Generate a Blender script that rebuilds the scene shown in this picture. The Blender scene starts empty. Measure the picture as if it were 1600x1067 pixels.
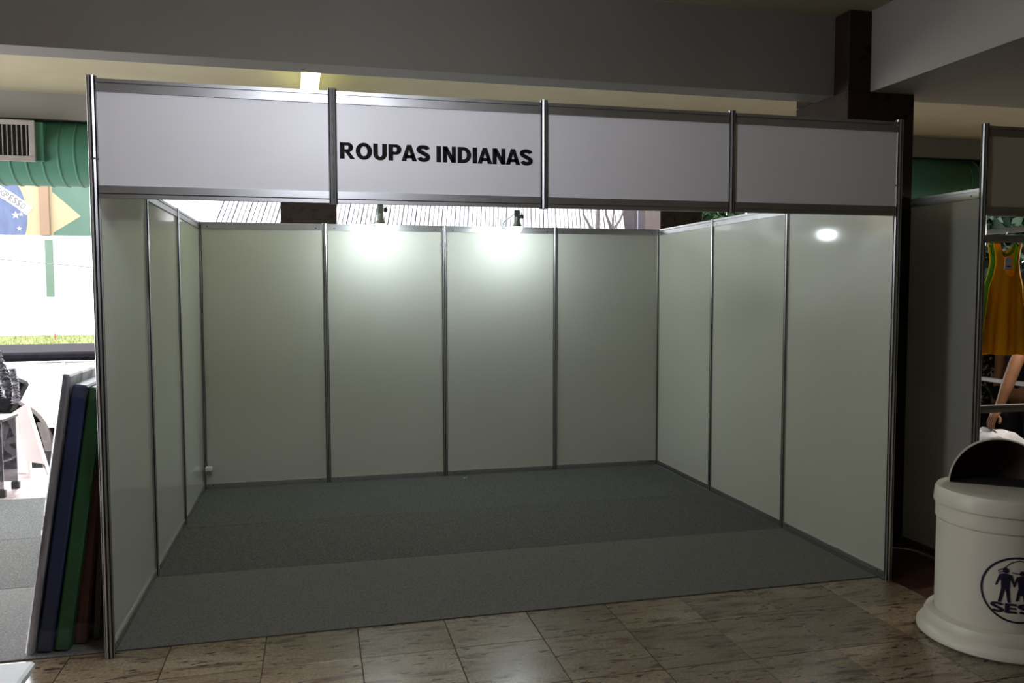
import bpy, bmesh, math, random
from mathutils import Vector, Matrix
random.seed(7)
sc = bpy.context.scene
col = sc.collection

# ---------------------------------------------------------------- camera
cam = bpy.data.cameras.new('camera'); cam_o = bpy.data.objects.new('camera', cam); col.objects.link(cam_o)
cam_o.location = (0.9102, -3.8408, 1.6205); cam_o.rotation_euler = (1.5094, 0.0021, -0.2375)
cam.sensor_width = 36; cam.lens = 36 * 1269.5851 / 1600; cam.clip_start = .05; cam.clip_end = 300
sc.camera = cam_o
# ---------------------------------------------------------------- world, lights, exposure
SKY = 13.5
w = bpy.data.worlds.new('overcast'); sc.world = w; w.use_nodes = True
bg = w.node_tree.nodes['Background']; bg.inputs[0].default_value = (.95, .97, 1, 1); bg.inputs[1].default_value = SKY
vs = sc.view_settings; vs.view_transform = 'Standard'; vs.look = 'None'; vs.exposure = 0; vs.gamma = 1; vs.use_curve_mapping = False
def point(name, loc, power, color, r):
    l = bpy.data.lights.new(name, 'POINT'); l.energy = power; l.color = color; l.shadow_soft_size = r
    o = bpy.data.objects.new(name, l); col.objects.link(o); o.location = loc; return o
point('aisle_lamp_light', (.98, -1.32, 2.62), 51, (.87, .90, 1), .16)      # lamp hanging over the aisle
sp = bpy.data.lights.new('neighbour_lamp_light', 'SPOT'); sp.energy = 65; sp.color = (1, .93, .82); sp.spot_size = math.radians(125); sp.spot_blend = .5; sp.shadow_soft_size = .05
sp_o = bpy.data.objects.new('neighbour_lamp_light', sp); col.objects.link(sp_o); sp_o.location = (5.62, .30, 1.98)     # lamp inside the neighbouring stand
sp_o.rotation_euler = Vector((-.75, .02, -.75)).to_track_quat('-Z', 'Y').to_euler()
sun = bpy.data.lights.new('sun', 'SUN'); sun.energy = 10; sun.color = (1, .95, .9); sun.angle = math.radians(3)
sun_o = bpy.data.objects.new('sun', sun); col.objects.link(sun_o); sun_o.rotation_euler = (math.radians(-25), 0, math.radians(12))   # high, behind the open side
def portal(name, loc, rot, sx, sy):
    l = bpy.data.lights.new(name, 'AREA'); l.shape = 'RECTANGLE'; l.size = sx; l.size_y = sy; l.cycles.is_portal = True
    o = bpy.data.objects.new(name, l); col.objects.link(o); o.location = loc; o.rotation_euler = rot
portal('daylight_opening', (2.5, 5.05, 1.5), (-math.pi/2, 0, 0), 17, 3.6)
portal('daylight_left', (-4.75, 2.4, 1.5), (0, -math.pi/2, 0), 3.4, 4.6)
BULB = 340.0; CEIL_LAMP = 7.0

# ---------------------------------------------------------------- materials
def hexc(c): return (*c, 1)
def M(name, color, rough=.5, metal=0., spec=.5, noise=None, bump=None, emit=None, coat=0, alpha=None, trans=None):
    m = bpy.data.materials.new(name); m.use_nodes = True; nt = m.node_tree; b = nt.nodes['Principled BSDF']
    b.inputs['Base Color'].default_value = hexc(color); b.inputs['Roughness'].default_value = rough
    b.inputs['Metallic'].default_value = metal; b.inputs['Specular IOR Level'].default_value = spec
    if coat: b.inputs['Coat Weight'].default_value = coat; b.inputs['Coat Roughness'].default_value = .05
    if trans: b.inputs['Transmission Weight'].default_value = trans
    if alpha is not None: b.inputs['Alpha'].default_value = alpha
    if emit: b.inputs['Emission Color'].default_value = hexc(emit[0]); b.inputs['Emission Strength'].default_value = emit[1]
    L = nt.links.new
    if noise or bump:
        tc = nt.nodes.new('ShaderNodeTexCoord')
    if noise:   # (colour2, scale, detail, lo, hi, stretch)
        c2, s, d, lo, hi, st = noise
        mp = nt.nodes.new('ShaderNodeMapping'); mp.inputs['Scale'].default_value = st; L(tc.outputs['Object'], mp.inputs[0])
        n = nt.nodes.new('ShaderNodeTexNoise'); n.inputs['Scale'].default_value = s; n.inputs['Detail'].default_value = d; L(mp.outputs[0], n.inputs[0])
        r = nt.nodes.new('ShaderNodeValToRGB'); r.color_ramp.elements[0].position = lo; r.color_ramp.elements[1].position = hi
        r.color_ramp.elements[0].color = hexc(color); r.color_ramp.elements[1].color = hexc(c2)
        L(n.outputs[0], r.inputs[0]); L(r.outputs[0], b.inputs['Base Color'])
    if bump:    # (scale, strength, distance)
        n2 = nt.nodes.new('ShaderNodeTexNoise'); n2.inputs['Scale'].default_value = bump[0]; n2.inputs['Detail'].default_value = 3; L(tc.outputs['Object'], n2.inputs[0])
        bp = nt.nodes.new('ShaderNodeBump'); bp.inputs['Strength'].default_value = bump[1]; bp.inputs['Distance'].default_value = bump[2]
        L(n2.outputs[0], bp.inputs['Height']); L(bp.outputs[0], b.inputs['Normal'])
    return m
S1 = (1, 1, 1)
def stone(name, base, alt, vein, speck, rough=.22, spec=.5):
    """polished granite; every piece shifts pattern and tint by its own random number"""
    m = bpy.data.materials.new(name); m.use_nodes = True; nt = m.node_tree; b = nt.nodes['Principled BSDF']; L = nt.links.new; N = nt.nodes.new
    tc = N('ShaderNodeTexCoord'); oi = N('ShaderNodeObjectInfo'); ad = N('ShaderNodeVectorMath'); ad.operation = 'ADD'
    ml = N('ShaderNodeMath'); ml.operation = 'MULTIPLY'; ml.inputs[1].default_value = 57.3; L(oi.outputs['Random'], ml.inputs[0])
    cb = N('ShaderNodeCombineXYZ'); [L(ml.outputs[0], cb.inputs[i]) for i in range(3)]
    L(tc.outputs['Object'], ad.inputs[0]); L(cb.outputs[0], ad.inputs[1])
    def noise(scale, stretch, detail, rot=.12, dist=0):
        mp = N('ShaderNodeMapping'); mp.inputs['Scale'].default_value = stretch; mp.inputs['Rotation'].default_value = (0, 0, rot); L(ad.outputs[0], mp.inputs[0])
        n = N('ShaderNodeTexNoise'); n.inputs['Scale'].default_value = scale; n.inputs['Detail'].default_value = detail; n.inputs['Distortion'].default_value = dist; L(mp.outputs[0], n.inputs[0]); return n
    def ramp(n, a, ca, z, cz):
        r = N('ShaderNodeValToRGB'); e = r.color_ramp.elements; e[0].position = a; e[0].color = hexc(ca); e[1].position = z; e[1].color = hexc(cz); L(n.outputs[0], r.inputs[0]); return r
    def mix(fac, a, bcol):
        x = N('ShaderNodeMix'); x.data_type = 'RGBA'; L(fac, x.inputs[0]); L(a, x.inputs[6])
        if isinstance(bcol, tuple): x.inputs[7].default_value = hexc(bcol)
        else: L(bcol, x.inputs[7])
        return x.outputs[2]
    c = ramp(noise(2.6, (1, 2.2, 1), 5), .35, base, .7, alt).outputs[0]
    fine = ramp(noise(90, S1, 2), .4, (.72, .72, .72), .65, (1.15, 1.15, 1.15))
    x = N('ShaderNodeMix'); x.data_type = 'RGBA'; x.blend_type = 'MULTIPLY'; x.inputs[0].default_value = .8; L(c, x.inputs[6]); L(fine.outputs[0], x.inputs[7]); c = x.outputs[2]
    v = ramp(noise(5, (.9, 5, 1), 6, .15, .6), .53, (0, 0, 0), .66, (1, 1, 1)); c = mix(v.outputs[0], c, vein)
    s = ramp(noise(17, (.8, 2.6, 1), 3, .1, .4), .61, (0, 0, 0), .66, (1, 1, 1)); c = mix(s.outputs[0], c, speck)
    hv = N('ShaderNodeHueSaturation'); mr = N('ShaderNodeMapRange'); mr.inputs[3].default_value = .72; mr.inputs[4].default_value = 1.22; L(oi.outputs['Random'], mr.inputs[0])
    L(mr.outputs[0], hv.inputs['Value']); L(c, hv.inputs['Color']); L(hv.outputs[0], b.inputs['Base Color'])
    b.inputs['Roughness'].default_value = rough; b.inputs['Specular IOR Level'].default_value = spec
    return m
PLASTER = M('painted_plaster', (.27, .238, .155), .8, noise=((.25, .22, .142), 2, 4, .4, .6, S1), bump=(60, .05, .002))
BEAMP = M('beam_paint', (.185, .167, .147), .75, noise=((.172, .154, .135), 1.5, 4, .4, .6, S1), bump=(60, .05, .002))
TILE = stone('brown_granite_tile', (.20, .148, .092), (.27, .215, .15), (.10, .058, .042), (.025, .018, .014))
REDT = stone('red_granite_tile', (.085, .03, .02), (.11, .042, .027), (.05, .02, .015), (.02, .01, .01), .3)
PINKT = stone('pink_granite_tile', (.30, .23, .23), (.36, .30, .30), (.24, .18, .18), (.13, .09, .09), .4)
COLST = stone('dark_granite_cladding', (.020, .011, .008), (.028, .016, .011), (.016, .009, .007), (.008, .005, .004), .6, .15)
GROUT = M('grout', (.055, .045, .038), .9, noise=((.08, .07, .06), 40, 3, .4, .6, S1))
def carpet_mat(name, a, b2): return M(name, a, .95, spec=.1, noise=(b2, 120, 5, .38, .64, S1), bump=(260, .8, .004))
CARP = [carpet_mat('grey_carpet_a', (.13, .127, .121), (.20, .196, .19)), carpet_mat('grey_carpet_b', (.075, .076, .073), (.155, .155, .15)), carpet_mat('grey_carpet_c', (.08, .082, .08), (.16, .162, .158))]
ALU = M('anodised_aluminium', (.50, .50, .51), .42, 1, noise=((.46, .46, .47), 9, 4, .4, .65, (1, 1, 1)))
ALUD = M('aluminium_slot', (.09, .09, .09), .55, .8, noise=((.13, .13, .13), 30, 2, .4, .6, S1))  # darkened metal; on the post slots it paints in their deep shade
PANEL = M('white_laminate', (.56, .565, .515), .075, spec=.5, noise=((.53, .535, .485), .9, 3, .35, .65, S1))
FASC = M('white_fascia_board', (.78, .765, .79), .42, spec=.4, noise=((.745, .73, .755), 1.4, 4, .35, .65, S1))
BLACK = M('black_vinyl', (.010, .008, .009), .9, spec=.08, noise=((.018, .016, .016), 20, 2, .4, .6, S1))
DARK = M('dark_hole', (.01, .01, .01), .8, noise=((.015, .015, .015), 30, 2, .4, .6, S1))
BULBM = M('lit_bulb', (1, 1, 1), .3, emit=((.86, .97, 1), BULB))
DIFF = M('lit_diffuser', (1, 1, 1), .3, emit=((.95, 1, .32), CEIL_LAMP))
GREYG = M('grey_green_metal', (.24, .28, .27), .45, .3, noise=((.2, .23, .22), 15, 3, .4, .6, S1))
BPLAS = M('black_plastic', (.02, .02, .02), .45, noise=((.03, .03, .03), 20, 2, .4, .6, S1))
WPLAS = M('white_plastic', (.75, .77, .78), .4, noise=((.7, .72, .73), 20, 2, .4, .6, S1))
DUCTM = M('green_duct_paint', (.028, .115, .07), .5, .1, noise=((.034, .13, .08), 3, 4, .35, .65, S1))
GRILL = M('grey_grille_paint', (.23, .2, .18), .6, noise=((.2, .175, .16), 12, 3, .4, .6, S1))

# ---------------------------------------------------------------- mesh builder
class MB:
    def __init__(s): s.v = []; s.f = []
    def add(s, vs_, fs):
        n = len(s.v); s.v += [tuple(v) for v in vs_]; s.f += [tuple(i + n for i in f) for f in fs]; return s
    def box(s, a, b):
        x0, y0, z0 = a; x1, y1, z1 = b
        return s.add([(x0,y0,z0),(x1,y0,z0),(x1,y1,z0),(x0,y1,z0),(x0,y0,z1),(x1,y0,z1),(x1,y1,z1),(x0,y1,z1)],
                     [(0,3,2,1),(4,5,6,7),(0,1,5,4),(1,2,6,5),(2,3,7,6),(3,0,4,7)])
    def bbox(s, a, b, r=.004):                       # box with chamfered edges
        x0, y0, z0 = a; x1, y1, z1 = b; bm = bmesh.new()
        bmesh.ops.create_cube(bm, size=1)
        for v in bm.verts: v.co = ((x0+x1)/2 + v.co.x*(x1-x0), (y0+y1)/2 + v.co.y*(y1-y0), (z0+z1)/2 + v.co.z*(z1-z0))
        bmesh.ops.bevel(bm, geom=bm.edges[:], offset=r, segments=1, affect='EDGES')
        return s.bm(bm)
    def bm(s, bm):
        bm.verts.ensure_lookup_table(); bm.verts.index_update()
        s.add([v.co[:] for v in bm.verts], [[v.index for v in f.verts] for f in bm.faces]); bm.free(); return s
    def prism(s, poly, axis, a, b):                  # 2D polygon swept along an axis from a to b
        n = len(poly)
        def P(p, t): return {'x': (t, p[0], p[1]), 'y': (p[0], t, p[1]), 'z': (p[0], p[1], t)}[axis]
        return s.add([P(p, a) for p in poly] + [P(p, b) for p in poly],
                     [tuple(range(n))[::-1], tuple(range(n, 2*n))] + [(i, (i+1) % n, n + (i+1) % n, n + i) for i in range(n)])
    def tube(s, pts, r, seg=8, cap=True):
        pts = [Vector(p) for p in pts]; rs = r if isinstance(r, (list, tuple)) else [r]*len(pts); rings = []
        for i, p in enumerate(pts):
            d = (pts[min(i+1, len(pts)-1)] - pts[max(i-1, 0)]).normalized()
            u = d.cross(Vector((0, 0, 1)) if abs(d.z) < .9 else Vector((1, 0, 0))).normalized(); vv = d.cross(u)
            rings.append([p + (u*math.cos(2*math.pi*k/seg) + vv*math.sin(2*math.pi*k/seg))*rs[i] for k in range(seg)])
        V = [q for rg in rings for q in rg]; F = []
        for i in range(len(pts)-1):
            for k in range(seg): F.append((i*seg+k, i*seg+(k+1) % seg, (i+1)*seg+(k+1) % seg, (i+1)*seg+k))
        if cap: F += [tuple(range(seg))[::-1], tuple(range((len(pts)-1)*seg, len(pts)*seg))]
        return s.add(V, F)
    def lathe(s, prof, c=(0,0,0), seg=48, axis='z'):
        V = []; F = []; n = len(prof)
        for k in range(seg):
            a = 2*math.pi*k/seg
            for r, z in prof:
                p = (r*math.cos(a), r*math.sin(a), z)
                if axis == 'y': p = (p[0], p[2], p[1])
                if axis == 'x': p = (p[2], p[0], p[1])
                V.append((c[0]+p[0], c[1]+p[1], c[2]+p[2]))
        for k in range(seg):
            for i in range(n-1): F.append((k*n+i, ((k+1) % seg)*n+i, ((k+1) % seg)*n+i+1, k*n+i+1))
        return s.add(V, F)
    def mesh(s, name, mat, smooth=False):
        me = bpy.data.meshes.new(name); me.from_pydata(s.v, [], s.f); me.update()
        bm = bmesh.new(); bm.from_mesh(me); bmesh.ops.recalc_face_normals(bm, faces=bm.faces[:]); bm.to_mesh(me); bm.free()
        if mat: me.materials.append(mat)
        if smooth:
            for p in me.polygons: p.use_smooth = True
            me.set_sharp_from_angle(angle=math.radians(40))
        return me
    def build(s, name, mat, parent=None, smooth=False, loc=None): return obj(name, s.mesh(name, mat, smooth), parent, loc)
def obj(name, me, parent=None, loc=None):
    o = bpy.data.objects.new(name, me); col.objects.link(o)
    if loc is not None: o.location = loc
    if parent is not None: o.parent = parent
    return o
def tag(o, label=None, cat=None, group=None, kind=None):
    if label: o['label'] = label
    if cat: o['category'] = cat
    if group: o['group'] = group
    if kind: o['kind'] = kind
    return o
def thing(name, label, cat, loc=(0,0,0), rz=0, group=None):
    o = bpy.data.objects.new(name, None); o.empty_display_size = .1; col.objects.link(o); o.location = loc; o.rotation_euler = (0, 0, rz)
    return tag(o, label, cat, group)
def struct(o): o['kind'] = 'structure'; return o
def text_mesh(body, width, height, bold=.0, extrude=.0):
    c = bpy.data.curves.new('lettering', 'FONT'); c.body = body; c.offset = bold; c.extrude = extrude; c.resolution_u = 3
    t = bpy.data.objects.new('lettering', c); col.objects.link(t); bpy.context.view_layer.update()
    me = bpy.data.meshes.new_from_object(t.evaluated_get(bpy.context.evaluated_depsgraph_get()))
    bpy.data.objects.remove(t); bpy.data.curves.remove(c)
    xs = [v.co.x for v in me.vertices]; ys = [v.co.y for v in me.vertices]
    for v in me.vertices:
        v.co.x = (v.co.x - min(xs))/(max(xs)-min(xs))*width; v.co.y = (v.co.y - min(ys))/(max(ys)-min(ys))*height
    return me


def glyphs(text, height, width, stroke=.285):
    """heavy grotesque capitals as flat polygons in the x,z plane; returns verts, faces"""
    V = []; F = []; pen = 0.; k = stroke; hb = .225; BE = {'A': -.03, 'O': .012, 'S': .01, 'C': .012, 'R': .02, 'P': .015, 'U': .04, 'N': .05, 'I': .055, 'D': .035, 'E': .04}
    def quadstrip(o, i):
        n = len(V); V.extend(o); V.extend(i); m = len(o)
        for q in range(m-1): F.append((n+q, n+q+1, n+m+q+1, n+m+q))
    def poly(ps): n = len(V); V.extend([(pen+x, z) for x, z in ps]); F.append(tuple(range(n, n+len(ps))))
    def rect(x0, z0, x1, z1): poly([(x0, z0), (x1, z0), (x1, z1), (x0, z1)])
    def arc(cx, cz, rx, rz, kx, kz, a0, a1, m=22, p=1.0):
        A = [math.radians(a0 + (a1-a0)*q/m) for q in range(m+1)]
        quadstrip([(pen+cx+rx*math.cos(a), cz+rz*math.sin(a)) for a in A], [(pen+cx+(rx-kx)*math.cos(a), cz+(rz-kz)*math.sin(a)) for a in A])
    def stroked(P, w):
        P = [Vector(q) for q in P]; o = []; i = []
        for q, p in enumerate(P):
            d = (P[min(q+1, len(P)-1)] - P[max(q-1, 0)]).normalized(); ww = w(d) if callable(w) else w
            o.append((pen+p.x-d.y*ww/2, p.y+d.x*ww/2)); i.append((pen+p.x+d.y*ww/2, p.y-d.x*ww/2))
        quadstrip(o, i)
    for ch in text:
        if ch == ' ': pen += .34; continue
        pen += .05 if ch in 'RPNIDUE' else BE[ch]
        if ch == 'I': rect(0, 0, k, 1); wd = k
        elif ch == 'N': wd = .82; rect(0, 0, k*.92, 1); rect(wd-k*.92, 0, wd, 1); poly([(0, 1), (k*1.0, 1), (wd, 0), (wd-k*1.0, 0)])
        elif ch == 'E': wd = .74; rect(0, 0, k, 1); rect(k, 0, wd, hb); rect(k, .40, wd-.06, .60); rect(k, 1-hb, wd-.02, 1)
        elif ch == 'U': wd = .82; rect(0, .36, k, 1); rect(wd-k, .36, wd, 1); arc(wd/2, .36, wd/2, .38, k, hb, 180, 360)
        elif ch == 'O': wd = .98; arc(wd/2, .5, wd/2, .52, k, hb, 0, 360, 44)
        elif ch == 'C': wd = .90; arc(.49, .5, .49, .52, k, hb, 38, 322, 40)
        elif ch == 'D': wd = .86; rect(0, 0, k, 1); rect(k, 0, .40, hb); rect(k, 1-hb, .40, 1); arc(.38, .5, wd-.38, .5, k, hb, -90, 90)
        elif ch in 'PR':
            wd = .80 if ch == 'P' else .90; zb = .36 if ch == 'P' else .40; rz = (1-zb)/2; rect(0, 0, k, 1); rect(k, zb, .48, zb+.185); rect(k, 1-.19, .48, 1); arc(.46, zb+rz, .33, rz, k, .188, -90, 90)
            if ch == 'R': poly([(.30, .44), (.56, .44), (.90, 0), (.61, 0)])
        elif ch == 'A': wd = .94; poly([(0, 0), (.29, 0), (.47, .68), (.47, 1), (.335, 1)]); poly([(wd, 0), (wd-.29, 0), (.47, .68), (.47, 1), (wd-.335, 1)]); rect(.22, .17, wd-.22, .365)
        elif ch == 'S':
            wd = .82; P = [(.41+.29*math.cos(math.radians(a)), .735+.165*math.sin(math.radians(a))) for a in range(8, 232, 14)] + [(.43+.275*math.cos(math.radians(a)), .275+.175*math.sin(math.radians(a))) for a in range(55, -180, -14)]
            stroked(P, lambda d: .235 + .04*abs(d.y))
        pen += wd + BE[ch]
    xs = [v[0] for v in V]; a, b = min(xs), max(xs)
    return [((x-a)/(b-a)*width, z*height) for x, z in V], F

# ================================================================ THE HALL
TS = .42; X0 = 1.085; Y0 = -.27          # tile module and one joint crossing
fl = struct(MB().box((-4.8, -7, -.12), (11, 4.46, -.008)).build('floor', GROUT))
tm = MB().bbox((0, 0, -.008), (TS-.004, TS-.004, 0), .0007)
tile_me = {k: tm.mesh('tile', m) for k, m in (('b', TILE), ('r', REDT), ('p', PINKT))}
for i in range(-8, 12):                                        # the tiles of the aisle in front of the stands
    for j in range(-5, 1):
        x = X0 + i*TS; y = Y0 + j*TS
        obj('floor_tile', tile_me['r' if 3.9 < x + .1 < 4.5 else 'b'], fl, (x, y, 0))
for j in range(1, 4): obj('floor_tile', tile_me['r'], fl, (X0 + 7*TS + .045, Y0 + j*TS, 0))   # the red strip between the stands
for i in range(-13, -2):
    for j in range(8, 11): obj('floor_tile', tile_me['p'], fl, (X0 + i*TS, Y0 + j*TS + .07, 0))     # tiles by the open side
rest = MB()
rest.box((-4.8, -7, -.008), (11, Y0 - 5*TS - .002, 0)); rest.box((5.8, Y0-5*TS, -.008), (11, .1, 0)); rest.box((-4.8, Y0-5*TS, -.008), (X0-8*TS-.002, .05, 0))
rest.box((4.5, .15, -.008), (11, 4.46, 0))
rest.build('floor_slab', TILE, fl)
ZB = 2.835; ZC = 3.32
struct(MB().box((-4.8, -7, ZC), (11, 4.75, 3.6)).build('ceiling', PLASTER))
struct(MB().box((-4.8, .70, ZB), (4.08, .885, ZC)).build('trim_1', BEAMP))                       # cross beam
struct(MB().box((4.55, .70, 2.88), (11, .885, ZC)).build('trim_2', BEAMP))
struct(MB().box((4.235, -7, ZB), (5.6, .56, ZC)).build('trim_3', BEAMP))                      # beam towards the viewer
struct(MB().box((-4.8, 3.95, 3.10), (11, 4.75, ZC)).build('trim_4', BEAMP))                      # edge beam over the open side
struct(MB().box((-4.9, -7, -.1), (-4.7, 0, 3.6)).build('wall_left', PLASTER))
struct(MB().box((-4.9, 0, 3.1), (-4.7, 4.75, 3.6)).build('trim_6', BEAMP))
struct(MB().box((11, -7, -.1), (11.2, 4.75, 3.6)).build('wall_right', PLASTER))
struct(MB().box((5.3, 4.76, -.1), (11.2, 4.9, 1.4)).build('light_block_wall', PLASTER))  # low wall added to keep daylight off the ceiling on the right
struct(MB().box((-4.8, -7.2, -.1), (11, -7, 3.6)).build('wall_front', PLASTER))
def column(name, label, a, b):
    t = thing(name, label, 'column', ((a[0]+b[0])/2, (a[1]+b[1])/2, 0)); x, y = t.location.x, t.location.y
    MB().box((a[0]-x+.01, a[1]-y+.01, 0), (b[0]-x-.01, b[1]-y-.01, ZC)).build('core', GROUT, t)
    z = 0
    while z < ZC - .05:
        z2 = min(z + .71, ZC)
        MB().bbox((a[0]-x, a[1]-y, z), (b[0]-x, b[1]-y, z2-.004), .004).build('stone_slab', COLST, t); z = z2
    return t
column('granite_column', 'dark granite column rising between the two stands', (4.08, .56), (4.553, 1.11))
column('granite_column', 'brown granite column seen above the back wall near its left end', (.585, 4.76), (1.14, 5.2))
column('granite_column', 'dark granite column seen above the back right corner of the stand', (4.72, 4.76), (5.24, 5.2))

# ---------------------------------------------------------------- carpets
def carpet(y0, y1, m, label): 
    o = MB().bbox((-4.6, y0, 0), (3.985, y1, .006), .002).build('carpet_strip', CARP[m]); tag(o, label, 'carpet', 'grey carpet strips')
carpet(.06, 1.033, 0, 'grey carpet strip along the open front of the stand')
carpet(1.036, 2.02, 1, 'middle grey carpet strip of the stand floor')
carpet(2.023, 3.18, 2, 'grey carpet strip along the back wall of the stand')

# ================================================================ THE STAND
W = 4.0; D = 3.157; H = 2.19; T = 2.541; ZF = 2.026; Q = D/3
def post_poly(r=.0205):
    P = []
    for k in range(8):
        a = 2*math.pi*k/8 + math.pi/8
        for da, rr in ((-.21, r), (.21, r), (.23, r*.5), (.555, r*.5)): P.append((rr*math.cos(a+da), rr*math.sin(a+da)))
    return P
PP = post_poly()
_pm = {}
def post(parent, x, y, z0, z1):
    k = (round(z0, 3), round(z1, 3))
    if k not in _pm:
        me = _pm[k] = MB().prism(PP, 'z', z0, z1).mesh('post', ALU); me.materials.append(ALUD)
        for p in me.polygons:
            if abs(p.normal.z) < .5 and math.hypot(p.center.x, p.center.y) < .017: p.material_index = 1
    return obj('post', _pm[k], parent, (x, y, 0))
def rail(parent, p, q, z0, z1, lip, holes=True):
    """extruded beam from p to q (xy); lip = 'top' or 'bottom' says where the groove runs"""
    d = Vector((q[0]-p[0], q[1]-p[1])); ln = d.length; h = z1 - z0; t = .013
    g = .28*h; gw = .006
    if lip == 'top': a, b = h - g - gw, h - g
    else: a, b = g, g + gw
    poly = [(-t, 0), (-t, a), (-t+.010, a), (-t+.010, b), (-t, b), (-t, h), (t, h), (t, b), (t-.010, b), (t-.010, a), (t, a), (t, 0)]
    o = MB().prism(poly, 'x', .019, ln-.019).build('rail', ALU, parent, loc=(p[0], p[1], z0)); o.rotation_euler = (0, 0, math.atan2(d.y, d.x))
    if holes:
        zz = (0 + a)/2 if lip == 'top' else (b + h)/2
        for xx in (.075, ln-.075):
            for sy in (-1, 1): MB().lathe([(.0001, .0), (.0052, 0), (.0052, .0012), (.0001, .0012)], (0, 0, 0), 10, 'y').build('lock_hole', DARK, o, loc=(xx, sy*t - .0006, zz))
    return o
def panel(parent, name, mat, p, q, z0, z1):
    d = Vector((q[0]-p[0], q[1]-p[1])); ln = d.length
    o = MB().bbox((.016, -.003, z0), (ln-.016, .003, z1), .001).build(name, mat, parent, loc=(p[0], p[1], 0)); o.rotation_euler = (0, 0, math.atan2(d.y, d.x)); return o
stand = thing('exhibition_stand', 'empty white exhibition stand of laminate panels in aluminium framing', 'booth', (0, 0, 0))
BASEZ = .006
def wall(parent, pts, ends=True, zt=H):
    for a, b in zip(pts[:-1], pts[1:]):
        panel(parent, 'wall_panel', PANEL, a, b, BASEZ+.03, zt-.045)
        rail(parent, a, b, zt-.058, zt-.004, 'top'); rail(parent, a, b, BASEZ, BASEZ+.042, 'bottom')
LP = [(0, 0), (0, Q), (0, 2*Q), (0, D)]; BP = [(i, D) for i in range(5)]; RP = [(W, D), (W, 2*Q), (W, Q), (W, 0)]
wall(stand, LP); wall(stand, BP); wall(stand, RP)
for p in [(0, Q), (0, 2*Q)] + BP + [(W, 2*Q), (W, Q)]: post(stand, p[0], p[1], BASEZ, H)
for i in (0, 4): post(stand, i, 0, 0, T)
for i in (1, 2, 3): post(stand, i, 0, ZF-.004, T)
for i in (0, 4): MB().lathe([(.0212, -.004), (.0222, -.003), (.0222, .003), (.0212, .004)], (0, 0, 0), 16).build('post_joint', ALUD, stand, loc=(i, 0, 2.19))
fp = []
for i in range(4):
    a, b = (i, 0), (i+1, 0)
    fp.append(panel(stand, 'fascia_panel', FASC, a, b, ZF+.03, T-.04))
    rail(stand, a, b, T-.066, T-.012, 'top', False); rail(stand, a, b, ZF, ZF+.052, 'bottom', False)
GV, GF = glyphs('ROUPAS INDIANAS', .0745, .913)
lt = MB().add([(x, 0, z) for x, z in GV], GF).build('lettering', BLACK, fp[1], loc=(.031, -.0045, 2.2285)); lt['label'] = 'black capital letters reading ROUPAS INDIANAS'
# stand lights on the back wall
def arm_lamp(x, label, ztop, dz=0):
    t = thing('spot_lamp', label, 'lamp', (x, D, H), 0, 'arm lamps on the back wall'); y = 2.72 - D; b = 2.14 + dz - H
    MB().bbox((-.03, -.022, -.02), (-.004, .022, .012), .003).build('clamp', GREYG, t)
    MB().tube([(-.016, 0, .008), (-.016, -.03, .04), (-.008, y+.06, ztop-H-.03), (0, y+.012, ztop-H-.015)], .007).build('arm', GREYG, t)
    MB().bbox((-.024, y-.006, b+.032), (.024, y+.012, ztop-H), .003).build('bracket', GREYG, t)
    k = MB().lathe([(.0001, -.014), (.016, -.014), (.019, -.009), (.019, .009), (.014, .014), (.0001, .014)], (.04, y, ztop-H-.055), 12, 'x').build('knob', BPLAS, t, True)
    MB().tube([(.024, y, ztop-H-.03), (.034, y, ztop-H-.018), (.041, y, ztop-H-.045)], .0035, 6).build('handle', BPLAS, t)
    so = MB().lathe([(.0001, .085), (.015, .085), (.019, .05), (.036, .016), (.039, .004), (.0001, .004)], (0, 0, 0), 20).build('socket', GREYG, t, True, (0, y, b+.012)); so.rotation_euler.x = math.radians(8)
    bu = MB().lathe([(.0001, .004), (.039, .004)] + [(.041*math.cos(a), -.052*math.sin(a)) for a in [math.pi/2*i/9 for i in range(9)]] + [(.0001, -.052)], (0, 0, 0), 24).build('bulb', BULBM, t, True, (0, y, b+.012)); bu.rotation_euler.x = math.radians(8)
    MB().tube([(-.09, -.02, -.02), (-.092, -.03, .035), (-.075, -.04, .07), (-.05, -.05, .06), (-.045, -.03, .0)], .0028, 6).build('cable', BPLAS, t)
    return t
arm_lamp(1.427, 'lit arm lamp left of the middle of the back wall', 2.325, .005)
arm_lamp(2.543, 'lit arm lamp right of the middle of the back wall', 2.292)
# socket and cable in the back left corner
s = thing('power_socket', 'small white power socket low in the back left corner of the stand', 'socket', (.045, 3.09, .165))
MB().bbox((-.025, -.02, -.03), (.025, .045, .012), .004).build('box', GRILL, s)
MB().bbox((-.022, -.034, .006), (.028, .03, .04), .006).build('plug', WPLAS, s)
MB().tube([(-.01, .02, .03), (-.018, .035, .08), (-.014, .03, .5), (-.02, .034, 1.1), (-.014, .03, 1.6), (-.018, .035, 2.0)], .004, 6).build('cable', BPLAS, s)
# small litter on the carpet by the back wall
tag(MB().bbox((-.02, -.012, 0), (.02, .012, .006), .002).build('paper_scrap', M('grey_blue_paper', (.25, .32, .36), .5, noise=((.2, .26, .3), 60, 2, .4, .6, S1)), loc=(2.15, 3.02, .006)), 'small pale scrap lying on the carpet by the back wall', 'litter')

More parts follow.
